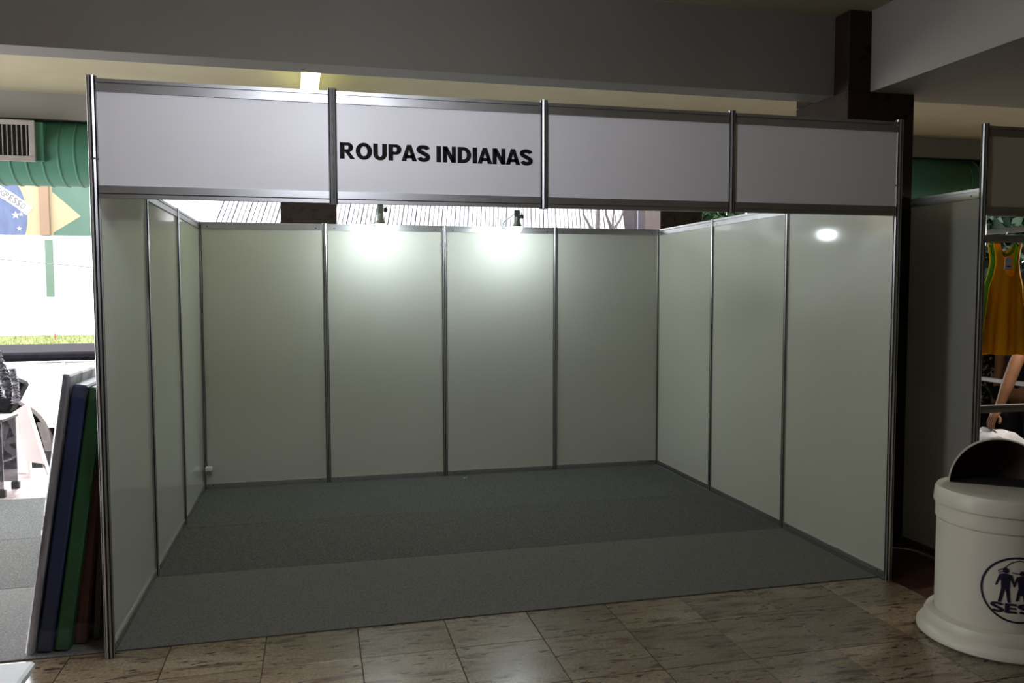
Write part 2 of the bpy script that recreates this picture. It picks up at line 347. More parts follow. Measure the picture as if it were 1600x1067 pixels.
# ================================================================ THE NEIGHBOURING STAND
NX = 4.557
nb = thing('neighbouring_stand', 'partly seen exhibition stand with hanging clothes beyond the granite column', 'booth', (NX, 0, 0))
post(nb, 0, 0, 0, T+.006); post(nb, 1, 0, 0, T+.006)
panel(nb, 'wall_panel', PANEL, (0, 0), (0, .60), .05, H-.045)
rail(nb, (0, 0), (0, .60), H-.05, H+.004, 'top'); rail(nb, (0, 0), (0, .60), .0, .05, 'bottom')
panel(nb, 'fascia_panel', M('beige_fascia_board', (.60, .53, .47), .5, noise=((.57, .5, .44), 2, 3, .4, .6, S1)), (0, 0), (1, 0), ZF+.035, T-.035)
rail(nb, (0, 0), (1, 0), T-.062, T-.006, 'top', False); rail(nb, (0, 0), (1, 0), ZF+.012, ZF+.064, 'bottom', False)
o = rail(nb, (0, 0), (1, 0), 1.893, 1.932, 'top', False); o.name = 'hanging_bar'
o = rail(nb, (0, 0), (1, 0), .924, .966, 'top', False); o.name = 'counter_bar'
MB().bbox((.63, .1, 1.985), (.665, 2.2, 2.02), .004).build('side_bar', GREYG, nb)
MB().bbox((.90, .3, .985), (.93, 1.5, 1.015), .004).build('side_bar', ALU, nb)

# yellow sleeveless top
YEL = M('yellow_cloth', (.86, .50, .012), .85, spec=.2, noise=((.78, .43, .01), 6, 3, .4, .6, (3, 1, .6)), bump=(120, .2, .001))
GRN = M('green_cloth', (.13, .42, .03), .85, spec=.2, noise=((.11, .36, .03), 8, 3, .4, .6, S1))
def translucent(m, f):
    nt = m.node_tree; b = nt.nodes['Principled BSDF']; t = nt.nodes.new('ShaderNodeBsdfTranslucent'); x = nt.nodes.new('ShaderNodeMixShader'); x.inputs[0].default_value = f
    src = b.inputs['Base Color'].links[0].from_socket; nt.links.new(src, t.inputs[0]); nt.links.new(b.outputs[0], x.inputs[1]); nt.links.new(t.outputs[0], x.inputs[2]); nt.links.new(x.outputs[0], nt.nodes['Material Output'].inputs[0])
translucent(YEL, .4); translucent(GRN, .4)
shirt = thing('sleeveless_top', 'yellow sleeveless top with green trim hanging on the neighbouring stand', 'shirt', (4.757, .03, 1.9))
def cloth_grid(xl, xr, ztop, zbot, y, amp, n=28, m=30, ph=0.):
    """a hanging sheet: xl, xr, ztop give outline functions; returns MB with soft vertical folds and thickness"""
    mb = MB(); V = []; F = []
    for side in (0, 1):
        for j in range(m+1):
            tt = j/m
            for i in range(n+1):
                uu = i/n; zt = ztop(uu); z = zt + (zbot(uu) - zt)*tt; a, b = xl(z), xr(z); x = a + (b-a)*uu
                f = amp*(.25+tt)*(math.sin(uu*17+ph) + .6*math.sin(uu*29+1.3+ph+tt)) ; bulge = .02*math.sin(math.pi*uu)
                V.append((x, y - f - bulge + side*.004, z))
    K = (n+1)*(m+1); idx = lambda s_, j, i: s_*K + j*(n+1) + i
    for j in range(m):
        for i in range(n):
            F.append((idx(0,j,i), idx(0,j,i+1), idx(0,j+1,i+1), idx(0,j+1,i))); F.append((idx(1,j,i), idx(1,j+1,i), idx(1,j+1,i+1), idx(1,j,i+1)))
    for i in range(n):
        F.append((idx(0,0,i), idx(1,0,i), idx(1,0,i+1), idx(0,0,i+1))); F.append((idx(0,m,i), idx(0,m,i+1), idx(1,m,i+1), idx(1,m,i)))
    for j in range(m):
        F.append((idx(0,j,0), idx(0,j+1,0), idx(1,j+1,0), idx(1,j,0))); F.append((idx(0,j,n), idx(1,j,n), idx(1,j+1,n), idx(0,j+1,n)))
    return mb.add(V, F)
def sx(z):                      # half width of the top at height z below the hanger
    z = -z
    return .105 - .022*math.sin(min(z, .26)/.26*math.pi) + max(0, z-.12)*.13
def neck(u): 
    d = abs(u-.5)*2
    return -.012 - (.19*math.sqrt(max(0, 1-(d/.62)**2)) if d < .62 else 0)
cloth_grid(lambda z: -sx(z), lambda z: sx(z), neck, lambda u: -.63 - .02*math.sin(u*3.1), -.012, .006).build('front', YEL, shirt, True)
cloth_grid(lambda z: -sx(z)-.004, lambda z: sx(z)+.004, lambda u: -.012-.055*max(0, 1-abs(u-.5)*3.2), lambda u: -.66 + .02*math.sin(u*3.1), .028, .005, ph=1).build('back', YEL, shirt, True)
for sgn in (-1, 1):
    mb = MB(); pts = [(sgn*(sx(-z)+.001), .012 - .004*math.sin(z*20), -z) for z in [.012+.03*i for i in range(20)]]
    V = []; F = []
    for i, p in enumerate(pts):
        wd = .018 + .012*i/20
        V += [(p[0]-sgn*.006, p[1]-wd, p[2]), (p[0]+sgn*.010, p[1], p[2]), (p[0]-sgn*.006, p[1]+wd, p[2]), (p[0]-sgn*.010, p[1], p[2])]
        if i: F += [((i-1)*4+k, (i-1)*4+(k+1) % 4, i*4+(k+1) % 4, i*4+k) for k in range(4)]
    mb.add(V, F).build('side_trim', GRN, shirt, True)
MB().tube([(-.062, .012, -.014), (-.045, .004, -.055), (-.012, -.004, -.078), (.012, -.004, -.075), (.045, .004, -.05), (.062, .012, -.014)], .009, 6).build('neck_trim', GRN, shirt, True)
tg = MB().bbox((-.05, -.052, -.165), (.0, -.048, -.095), .001).build('price_tag', M('white_card', (.55, .52, .5), .6, noise=((.5, .47, .46), 30, 2, .4, .6, S1)), shirt); tg.rotation_euler = (0, .08, 0)
MB().box((-.036, -.0535, -.150), (-.010, -.0515, -.145)).build('print_line', BLACK, tg)
MB().lathe([(.0001, -.004), (.0045, -.003), (.0045, .003), (.0001, .004)], (.005, -.045, -.078), 10, 'y').build('pin', M('brass', (.9, .6, .25), .15, 1, noise=((.8, .5, .2), 40, 2, .4, .6, S1)), shirt, True)
MB().tube([(-.11, .01, -.03), (-.05, .01, .008), (0, .01, .02), (.05, .01, .008), (.11, .01, -.03)], .005, 6).build('hanger', BPLAS, shirt)
MB().tube([(0, .01, .02), (0, .006, .045), (-.012, -.01, .055), (-.016, -.03, .05)], .003, 6).build('hook', ALU, shirt)

# shopper behind the counter bar, one arm reaching for the goods
def skin_body(name, pts, edges, root, mat, parent, sub=2):
    me = bpy.data.meshes.new(name); me.from_pydata([p[:3] for p in pts], edges, []); o = obj(name, me, parent)
    o.modifiers.new('skin', 'SKIN'); me.skin_vertices or None
    for i, p in enumerate(pts):
        r = p[3]; me.skin_vertices[0].data[i].radius = r if isinstance(r, tuple) else (r, r)
    me.skin_vertices[0].data[root].use_root = True
    o.modifiers.new('sub', 'SUBSURF').levels = sub; o.modifiers['sub'].render_levels = sub
    bpy.context.view_layer.update()
    dg = bpy.context.evaluated_depsgraph_get(); m2 = bpy.data.meshes.new_from_object(o.evaluated_get(dg)); o.modifiers.clear(); o.data = m2
    m2.materials.clear(); m2.materials.append(mat)
    for p in m2.polygons: p.use_smooth = True
    return o
SKIN = M('skin', (.30, .135, .065), .55, noise=((.26, .115, .055), 12, 3, .4, .6, S1)); HAIR = M('dark_hair', (.015, .011, .009), .5, noise=((.03, .02, .016), 40, 3, .4, .6, (1, 1, .2)))
CLB = M('black_cloth', (.010, .010, .012), .9, spec=.2, noise=((.016, .016, .019), 25, 3, .4, .6, S1))
person = thing('person', 'person in black clothes behind the yellow top reaching down with one bare arm', 'person', (5.72, .78, 0))
B = [(0,0,.93,(.15,.12)), (0,0,1.12,(.14,.10)), (0,.0,1.32,(.16,.105)), (0,0,1.43,(.09,.075)), (-.005,-.0,1.50,.05), (-.02,-.0,1.57,(.07,.085)), (-.02,0,1.66,(.078,.09)), (-.02,0,1.73,(.055,.06)),
     (-.09,-.15,1.385,.062), (-.20,-.175,1.26,.05), (-.285,-.18,1.155,.044), (-.37,-.19,.98,.040), (-.43,-.195,.845,.027), (-.475,-.198,.795,(.036,.022)),
     (-.02,.19,1.385,.06), (.0,.23,1.12,.045), (-.03,.235,.88,.03), (-.04,.235,.80,(.022,.036)),
     (0,-.085,.86,.085), (.0,-.09,.50,.06), (.02,-.09,.10,.042), (-.04,-.09,.045,.038), (-.14,-.095,.03,.028),
     (0,.085,.86,.085), (.0,.09,.50,.06), (.02,.09,.10,.042), (-.04,.09,.045,.038), (-.14,.095,.03,.028)]
EDG = [(0,1),(1,2),(2,3),(3,4),(4,5),(5,6),(6,7),(2,8),(8,9),(9,10),(10,11),(11,12),(12,13),(2,14),(14,15),(15,16),(16,17),(0,18),(18,19),(19,20),(20,21),(21,22),(0,23),(23,24),(24,25),(25,26),(26,27)]
hand_chains = []
for k, (dy, ln, bend) in enumerate(((-.024, .062, .5), (-.008, .072, .55), (.008, .068, .6), (.022, .054, .7))):   # four fingers of the reaching hand
    n = len(B); x, y, z = -.485, -.198+dy, .772
    d1 = (-.35, 0, -.94); d2 = (-.05+.2*bend, 0, -1)
    B += [(x, y, z, .0095), (x+d1[0]*ln*.5, y, z+d1[2]*ln*.5, .0088), (x+d2[0]*ln*.5+d1[0]*ln*.5, y, z-ln*.95, .0072)]
    EDG += [(13, n), (n, n+1), (n+1, n+2)]
n = len(B); B += [(-.455, -.235, .785, .011), (-.475, -.25, .752, .009)]; EDG += [(13, n), (n, n+1)]
body = skin_body('body', B, EDG, 0, SKIN, person)
# clothing as children: slightly larger shells round trunk, sleeve and legs
TB = [(0,0,.90,(.165,.135)), (0,0,1.12,(.158,.118)), (0,0,1.32,(.178,.122)), (0,0,1.425,(.115,.09)), (-.09,-.15,1.385,.078), (-.175,-.172,1.285,.068), (-.02,.19,1.385,.076), (-.005,.215,1.27,.066)]
skin_body('black_shirt', TB, [(0,1),(1,2),(2,3),(2,4),(4,5),(2,6),(6,7)], 0, CLB, person)
TR = [(0,0,.95,(.165,.135)), (0,-.088,.86,.105), (0,-.092,.50,.078), (.02,-.092,.10,.062), (0,.088,.86,.105), (0,.092,.50,.078), (.02,.092,.10,.062)]
skin_body('black_trousers', TR, [(0,1),(1,2),(2,3),(0,4),(4,5),(5,6)], 0, CLB, person)
MB().lathe([(.0001, .115), (.05, .105), (.085, .07), (.104, .02), (.1, -.05), (.085, -.12), (.06, -.125)], (.008, 0, 1.665), 24).build('hair', HAIR, person, True)
for sy in (-1, 1):
    MB().lathe([(.0001, -.008), (.009, -.004), (.009, .004), (.0001, .008)], (-.098, sy*.032, 1.645), 10, 'x').build('eye', BPLAS, person, True)
MB().add([(-.1, 0, 1.655), (-.1, -.014, 1.61), (-.1, .014, 1.61), (-.128, 0, 1.612)], [(0,1,3), (0,3,2), (1,2,3), (0,2,1)]).build('nose', SKIN, person)
MB().bbox((-.108, -.022, 1.578), (-.095, .022, 1.587), .003).build('mouth', M('lips', (.22, .07, .05), .5, noise=((.2, .06, .045), 20, 2, .4, .6, S1)), person)
# table with white goods below the reaching hand
tb = thing('display_table', 'dark display table behind the counter bar of the neighbouring stand', 'table', (5.28, .62, 0))
MB().bbox((-.33, -.26, .56), (.1, .36, .6), .005).build('table_top', BPLAS, tb)
for x, y in ((-.3, -.23), (.07, -.23), (-.3, .33), (.07, .33)): MB().bbox((x-.018, y-.018, 0), (x+.018, y+.018, .56), .003).build('leg', BPLAS, tb)
WCL = M('white_cloth', (.72, .7, .74), .9, spec=.2, noise=((.35, .36, .5), 26, 4, .58, .68, S1), bump=(30, .3, .01))
def folded(loc, sx_, sy_, h, label, rz=0, m=WCL):
    bm = bmesh.new(); bmesh.ops.create_grid(bm, x_segments=16, y_segments=12, size=.5)
    for v in bm.verts:
        e = max(abs(v.co.x), abs(v.co.y))*2; f = max(0, 1-e**6)
        v.co = (v.co.x*sx_, v.co.y*sy_, h*f*(.85+.18*math.sin(v.co.x*11+loc[0]*9)*math.cos(v.co.y*9)) )
    mb = MB().bm(bm); mb.box((-sx_*.5, -sy_*.5, -.004), (sx_*.5, sy_*.5, 0))
    o = mb.build('folded_garment', m, None, True, loc); o.rotation_euler.z = rz; tag(o, label, 'garment')
folded((5.275, .60, .606), .26, .34, .10, 'white printed garment lying folded under the reaching hand', .1)
folded((5.02, .52, .606), .13, .24, .05, 'small dark blue garment folded at the table edge beside the post', .0, M('navy_cloth', (.02, .03, .09), .9, noise=((.1, .15, .3), 30, 3, .55, .65, S1)))
# dark garments hanging on the side bar
PAT = M('black_white_print_cloth', (.012, .012, .015), .9, spec=.2, noise=((.35, .35, .38), 34, 3, .57, .6, S1)); LIME = M('lime_cloth', (.45, .5, .06), .9, noise=((.38, .42, .05), 9, 3, .4, .6, S1))
for k, (y, m, zb, lab) in enumerate(((1.16, PAT, .72, 'black and white printed garment hanging behind the yellow top'), (1.22, CLB, .30, 'long black garment hanging behind the printed garment'), (1.36, CLB, .34, 'long black garment hanging deepest on the side bar'))):
    g = thing('hanging_garment', lab, 'garment', (5.70 + .12*k, y, 0), 0, 'dark garments in the neighbouring stand')
    hw = .34 if k == 0 else .5
    cloth_grid(lambda z: -hw*.85, lambda z: hw*.85, lambda u: 1.36 - .10*abs(u-.5), lambda u: zb, 0, .012, 24, 10, k).build('cloth', m, g, True)
    MB().tube([(-.2, .003, 1.34), (0, .003, 1.39), (.2, .003, 1.34)], .006, 6).build('hanger', BPLAS, g)
    MB().tube([(0, .003, 1.39), (0, .003, 1.44), (.02, .003, 1.47), (.035, .003, 1.45)], .003, 6).build('hook', ALU, g)
rk = thing('garment_rack', 'thin metal rack carrying the dark garments', 'rack', (5.80, 1.25, 0))
MB().tube([(-.55, 0, 1.452), (.6, 0, 1.452)], .012).build('rail', ALU, rk)
for x in (-.55, .6): MB().tube([(x, 0, 0), (x, 0, 1.452)], .012).build('leg', ALU, rk)
lg = thing('lime_garment', 'small lime green garment hanging in front of the black ones', 'garment', (5.42, 1.08, 0))
cloth_grid(lambda z: -.07, lambda z: .07, lambda u: .96, lambda u: .80 + .05*u, 0, .008, 10, 6, 2).build('cloth', LIME, lg, True)
MB().tube([(0, 0, .95), (0, .06, 1.2), (0, .17, 1.44)], .003, 6).build('string', BPLAS, lg)

# ================================================================ LITTER BIN
bn = thing('litter_bin', 'round cream litter bin with hooded lid and blue figures emblem', 'bin', (3.995, -.745, 0))
CREAM = M('cream_plastic', (.62, .585, .50), .38, noise=((.58, .545, .46), 3, 4, .35, .65, S1), bump=(150, .06, .001)); NAVY = M('navy_print', (.004, .004, .022), .6, noise=((.006, .006, .03), 20, 2, .4, .6, S1))
BR = .258
MB().lathe([(.0001, 0), (.318, 0), (.333, .012), (.333, .03), (.318, .05), (.30, .062), (.302, .085), (.292, .105), (.272, .112), (BR+.002, .115)], seg=72).build('base', CREAM, bn, True)
MB().lathe([(BR, .10), (BR, .548), (BR-.004, .549), (BR-.004, .554), (BR+.006, .555), (BR+.006, .64), (BR-.02, .64)], seg=72).build('drum', CREAM, bn, True)
LZ = .712
lid = MB().lathe([(BR-.01, .629), (BR+.015, .629), (BR+.016, .633), (BR+.010, .690), (BR+.003, .702), (BR-.012, .707), (.212, LZ), (.0001, LZ)], seg=72).build('lid', CREAM, bn, True)
# hood: quarter dome open towards the aisle
face = math.radians(-128)                                  # direction the hood looks
R_ = .213; V = []; F = []; na, nb_ = 32, 14
for sh, rr in ((0, R_), (1, R_-.006)):
    for i in range(na+1):
        th = math.pi*i/na                                   # across the arch
        for j in range(nb_+1):
            ph = (math.pi/2)*j/nb_                          # from the opening rim to the back
            V.append((rr*math.sin(th)*0 + rr*math.cos(th)*1.0, rr*math.sin(th)*math.sin(ph) if True else 0, rr*math.sin(th)*math.cos(ph)*1.06))
K = (na+1)*(nb_+1)
for sh in (0, 1):
    for i in range(na):
        for j in range(nb_): F.append(tuple(sh*K + q for q in (i*(nb_+1)+j, (i+1)*(nb_+1)+j, (i+1)*(nb_+1)+j+1, i*(nb_+1)+j+1)))
for i in range(na): F.append((i*(nb_+1), (i+1)*(nb_+1), K+(i+1)*(nb_+1), K+i*(nb_+1)))
hood = MB().add(V, F).build('hood', CREAM, lid, True, (0, 0, LZ-.002)); hood.rotation_euler.z = face + math.pi/2
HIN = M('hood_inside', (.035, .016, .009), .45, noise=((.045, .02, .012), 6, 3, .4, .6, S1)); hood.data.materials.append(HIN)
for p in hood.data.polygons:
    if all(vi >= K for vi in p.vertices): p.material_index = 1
fp2 = MB().prism([( .205*math.cos(math.pi*i/24), .205*math.sin(math.pi*i/24)) for i in range(25)], 'z', LZ, LZ+.004).build('opening', DARK, lid); fp2.rotation_euler.z = face + math.pi/2
# emblem wrapped round the drum
def wrap(mb, name, ang, mat, r=BR+.0022, zc=.31):
    V = [((r)*math.cos(ang + x/r), (r)*math.sin(ang + x/r), zc + z) for x, z in mb[0]]
    return MB().add(V, mb[1]).build(name, mat, bn)
ANG = math.radians(-116); ER = .148
V = []; F = []
for i in range(72):
    a = 2*math.pi*i/72
    for rr in (ER, ER-.0085): V.append((rr*math.cos(a), rr*math.sin(a)))
for i in range(72): F.append((2*i, 2*((i+1) % 72), 2*((i+1) % 72)+1, 2*i+1))
wrap((V, F), 'emblem_ring', ANG, NAVY)
def figure(cx, skirt=False, h=1.0):
    V = []; F = []
    def poly(ps): n = len(V); V.extend([(cx + x*h, z*h) for x, z in ps]); F.append(tuple(range(n, n+len(ps))))
    poly([(.012*math.cos(2*math.pi*i/12), .066+.012*math.sin(2*math.pi*i/12)) for i in range(12)])
    poly([(-.024, .048), (-.008, .053), (.008, .053), (.024, .048), (.017, .02), (.015, -.01), (-.015, -.01), (-.017, .02)])
    poly([(-.024, .048), (-.017, .036), (-.031, .001), (-.038, -.001)]); poly([(.024, .048), (.036, 0), (.030, -.002), (.017, .036)])
    if skirt: poly([(-.015, -.01), (.015, -.01), (.022, -.04), (-.022, -.04)])
    poly([(-.015, -.01), (0, -.01), (-.014, -.07), (-.026, -.07)]); poly([(.015, -.01), (0, -.01), (.010, -.07), (.020, -.07)])
    return V, F
for cx, sk, hh in ((-.052, False, 1.05), (.012, True, .92), (.066, False, 1.0)): wrap(figure(cx, sk, hh), 'emblem_figure', ANG, NAVY, zc=.325)
arc = [(-.05, .085), (-.078, .078), (-.082, .085), (-.06, .098), (-.03, .128), (.0, .138), (.03, .128), (.075, .098), (.085, .088), (.07, .082), (.04, .082), (.0, .078), (-.03, .082)]
V = []; F = []
for i, (x, z) in enumerate(arc):
    x2, z2 = arc[min(i+1, len(arc)-1)]; x1, z1 = arc[max(i-1, 0)]; d = Vector((x2-x1, z2-z1)).normalized()
    V += [(x - d.y*.0018, z + d.x*.0018 - .02), (x + d.y*.0018, z - d.x*.0018 - .02)]
    if i: F.append((2*i-2, 2*i-1, 2*i+1, 2*i))
wrap((V, F), 'emblem_outline', ANG, NAVY, zc=.325)
GV, GF = glyphs('SESC', .044, .215)
wrap(([(x-.108, z) for x, z in GV], GF), 'emblem_lettering', ANG, NAVY, zc=.205)['label'] = 'dark blue letters reading SESC'
# white cable on the floor between the stands
tag(MB().tube([(4.05, .50, .004), (4.25, .47, .005), (4.42, .482, .004), (4.48, .45, .005), (4.522, .40, .004), (4.53, .2, .004), (4.525, .05, .004)], .0035, 6).build('floor_cable', WPLAS), 'thin white cable on the red floor between the stands', 'cable')

# ================================================================ MATS LEANING ON THE STAND
def mat_slab(xb, th, zh, lean, y0, y1, m, name, label, strips=False, group=None):
    """slab standing at x = xb (left edge of its foot), top shifted by lean to the right"""
    t = thing(name, label, 'mat', (xb, (y0+y1)/2, .006), 0, group); hl = (y1-y0)/2; ang = math.atan2(lean, zh)
    o = MB().bbox((0, -hl, 0), (th, hl, math.hypot(lean, zh)), .008).build('slab', m, t, False, (0, 0, th*math.sin(ang))); o.rotation_euler = (0, ang, 0)
    # clear wrapping film drawn round the foot and the top edge
    for z0, z1 in ((0, .10), (math.hypot(lean, zh)-.06, math.hypot(lean, zh)+.012)):
        f = MB().bbox((-.003, -hl-.004, z0), (th+.003, hl+.004, z1), .006).build('wrapping', FILM, t, False, (0, 0, th*math.sin(ang)+.001)); f.rotation_euler = (0, ang, 0)
    return t, o, ang
FILM = M('clear_film', (.8, .82, .85), .12, spec=.6, alpha=.05, noise=((.6, .62, .66), 30, 4, .4, .6, S1), bump=(25, .8, .01))
VIN = lambda n, c: M(n, c, .3, noise=(tuple(x*.8 for x in c), 5, 4, .4, .6, S1), bump=(14, .15, .01))
G_ = 'wrapped mats leaning against the stand'
WRAP = M('silver_film_wrapped_board', (.72, .71, .77), .2, noise=((.2, .19, .22), 7, 5, .45, .62, (1, 1, .12)), bump=(9, .6, .02))
mat_slab(-.372, .036, 1.25, .19, .09, 1.15, WRAP, 'wrapped_board', 'pale board wrapped in shiny film, outermost of the leaning mats', group=G_)
mat_slab(-.326, .062, 1.20, .185, .10, 1.12, VIN('navy_vinyl', (.022, .035, .11)), 'gym_mat', 'dark blue mat leaning between the film-wrapped board and the green mat', group=G_)
mat_slab(-.255, .062, 1.185, .18, .10, 1.12, VIN('green_vinyl', (.018, .10, .035)), 'gym_mat', 'dark green mat leaning on the left side of the stand', group=G_)
mat_slab(-.190, .055, 1.20, .13, .16, 1.12, VIN('maroon_vinyl', (.07, .012, .012)), 'gym_mat', 'maroon mat leaning behind the green mat', group=G_)
mat_slab(-.124, .040, 1.18, .075, .2, 1.2, VIN('black_vinyl_mat', (.02, .017, .016)), 'gym_mat', 'black mat leaning next to the maroon mat', group=G_)
mat_slab(-.070, .028, 1.15, .014, .24, 1.3, VIN('brown_black_vinyl', (.018, .013, .011)), 'gym_mat', 'blackish brown mat standing closest to the stand wall', group=G_)

# white table whose corner cuts the lower left of the view
tw = thing('white_table', 'glossy white table corner at the bottom left', 'table', (-.21, -2.25, 0))
WT = M('glossy_white', (.80, .83, .88), .24, spec=1., noise=((.77, .80, .85), 4, 2, .4, .6, S1))
MB().bbox((-.55, -.5, .725), (.462, .5, .75), .006).build('table_top', WT, tw)
for x, y in ((-.5, -.45), (.41, -.45), (-.5, .45), (.41, .45)): MB().bbox((x-.02, y-.02, 0), (x+.02, y+.02, .725), .003).build('leg', ALU, tw)

# ================================================================ DUCT AND CEILING LAMP
du = thing('air_duct', 'green spiral air duct hanging along the open side of the hall', 'duct', (0, 4.12, 2.83))
DR = .278
def ring_profile(x0, x1, pitch):
    P = []; x = x0
    while x < x1:
        P += [(DR, x), (DR, x+pitch-.022), (DR+.007, x+pitch-.016), (DR+.007, x+pitch-.006)]; x += pitch
    return P
MB().lathe(ring_profile(-4.68, 8.2, .125), seg=40, axis='x').build('duct_run', DUCTM, du, True)
MB().lathe([(DR+.004, 7.2), (DR+.008, 7.21), (DR+.008, 8.02), (DR+.004, 8.03)], seg=40, axis='x').build('smooth_sleeve', DUCTM, du, True)
MB().lathe(ring_profile(8.2, 10.9, .14), seg=40, axis='x').build('duct_run', DUCTM, du, True)
for x in (-4.2, -2.9, 1.9, 4.0, 6.5, 9.6): MB().tube([(x, 0, DR), (x, 0, .275)], .006, 6).build('hanger_rod', ALU, du)
gx0, gx1, gz0, gz1, gy = -1.95, -1.345, 2.715-2.83, 3.055-2.83, -.335
gb = MB().box((gx0+.01, gy+.03, gz0+.01), (gx1+.055, -.12, gz1-.01)).build('outlet_box', DUCTM, du)
gf = MB()
for a, b in (((gx0, gy, gz0), (gx1, gy+.03, gz0+.045)), ((gx0, gy, gz1-.04), (gx1, gy+.03, gz1)), ((gx0, gy, gz0+.045), (gx0+.045, gy+.03, gz1-.04)), ((gx1-.045, gy, gz0+.045), (gx1, gy+.03, gz1-.04))): gf.bbox(a, b, .003)
gr = gf.build('grille_frame', GRILL, du)
MB().box((gx0+.04, gy+.022, gz0+.04), (gx1-.04, gy+.028, gz1-.035)).build('grille_back', DARK, du)
x = gx0 + .07
while x < gx1 - .05:
    MB().bbox((x, gy+.004, gz0+.045), (x+.006, gy+.02, gz1-.04), .001).build('grille_bar', GRILL, gr); x += .036
cl = thing('ceiling_lamp', 'glowing ceiling lamp seen just above the fascia', 'lamp', (.9, 2.45, 3.18), math.radians(1.5))
MB().bbox((-.063, -.8, -.045), (.063, .8, .03), .012).build('diffuser', DIFF, cl)
MB().bbox((-.04, -.78, .03), (.04, .78, .05), .003).build('housing', WPLAS, cl)
for y in (-.5, .5): MB().tube([(0, y, .05), (0, y, .14)], .006, 6).build('stem', WPLAS, cl)

# ================================================================ LEFT: DISPLAY BY THE OPEN SIDE
sm = M('smoked_acrylic', (.05, .045, .055), .1, alpha=.72, noise=((.12, .11, .13), 8, 4, .5, .65, (1, 1, 3)))
ds = thing('display_case', 'dark smoked display case at the left edge of the view', 'display case', (-1.72, 3.30, 0))
MB().bbox((-.3, -.01, .06), (.205, .01, .60), .002).build('pane', sm, ds); MB().bbox((-.3, .3, .06), (.205, .32, .60), .002).build('pane', sm, ds)
MB().bbox((-.3, -.02, .60), (.22, .33, .62), .003).build('shelf', BPLAS, ds)
for y in (-.012, .30): MB().bbox((.16, y-.02, 0), (.222, y+.02, .06), .004).build('foot', BPLAS, ds)
MB().bbox((-.3, -.02, 0), (-.24, .32, .06), .004).build('foot', BPLAS, ds)
MB().tube([(.105, .18, .62), (.105, .18, 1.62)], .010).build('pole', BPLAS, ds)
bg_ = thing('black_bag', 'black bag resting on the display case at the left edge', 'bag', (-1.60, 3.36, .62)); 
bb = MB().bbox((-.16, -.09, 0), (.16, .09, .26), .02).build('body', CLB, bg_, True, (0, 0, .115)); bb.rotation_euler.y = math.radians(27)
bf = MB().bbox((-.165, -.1, .13), (.165, -.086, .27), .006).build('flap', CLB, bg_, False, (0, 0, .115)); bf.rotation_euler.y = math.radians(27)
MB().tube([(-.15, 0, .37), (-.1, 0, .5), (0, 0, .52), (.1, 0, .42), (.17, 0, .26)], .010, 6).build('strap', CLB, bg_)
KN = M('grey_knit', (.42, .40, .46), .95, noise=((.09, .085, .10), 40, 4, .42, .6, S1), bump=(45, 1, .02))
def ruffle(loc, pts, wd, label):
    V = []; F = []
    for i in range(41):
        t = i/40; k = min(int(t*(len(pts)-1)), len(pts)-2); u = t*(len(pts)-1)-k
        p = Vector(pts[k]).lerp(Vector(pts[k+1]), u); ww = wd*(1+.25*math.sin(i*1.9)+.15*math.sin(i*4.1)); y = .022*math.sin(i*2.3)
        V += [(p.x-ww, p.y-.03+y, p.z), (p.x-ww*.2, p.y-.05-y, p.z+.01*math.sin(i*3)), (p.x+ww, p.y-.02+y, p.z), (p.x+ww*.6, p.y+.03, p.z), (p.x-ww*.6, p.y+.03, p.z)]
        if i: F += [((i-1)*5+q, (i-1)*5+(q+1) % 5, i*5+(q+1) % 5, i*5+q) for q in range(5)]
    F += [tuple(range(5)), tuple(range(200, 205))]
    tag(MB().add(V, F).build('knitted_scarf', KN, None, True, loc), label, 'scarf')
ruffle((-1.47, 3.24, .93), [(-.045, 0, .24), (-.015, 0, .10), (.03, 0, -.06), (.045, 0, -.13)], .042, 'grey ruffled scarf hanging over the black bag')
ruffle((-1.395, 3.22, .93), [(.0, .0, .10), (.02, .0, -.02), (.02, .0, -.17)], .022, 'narrow grey ruffled scarf hanging right of the wider one')
# white folding board standing on the floor
fb = thing('folding_board', 'white folding board standing slanted on the floor before the car', 'sign', (-1.60, 4.12, 0))
WB = M('white_board', (.62, .56, .55), .5, noise=((.58, .52, .51), 5, 3, .4, .6, S1))
def slant(name, poly, y0, y1): return MB().prism(poly, 'y', y0, y1).build(name, WB, fb)
slant('front_board', [(-.15, .53), (.0, .63), (.125, .10), (.0, .13)], -.03, 0); slant('edge', [(0, .63), (.02, .62), (.16, .04), (.125, .10)], -.03, .05)
slant('leg', [(.0, .13), (.02, .126), (.03, .0), (.015, .0)], -.03, 0); slant('leg', [(.125, .10), (.145, .09), (.175, .0), (.16, .0)], -.03, 0); slant('rear_board', [(-.13, .5), (-.01, .6), (.0, .03), (-.11, .0)], .10, .115)

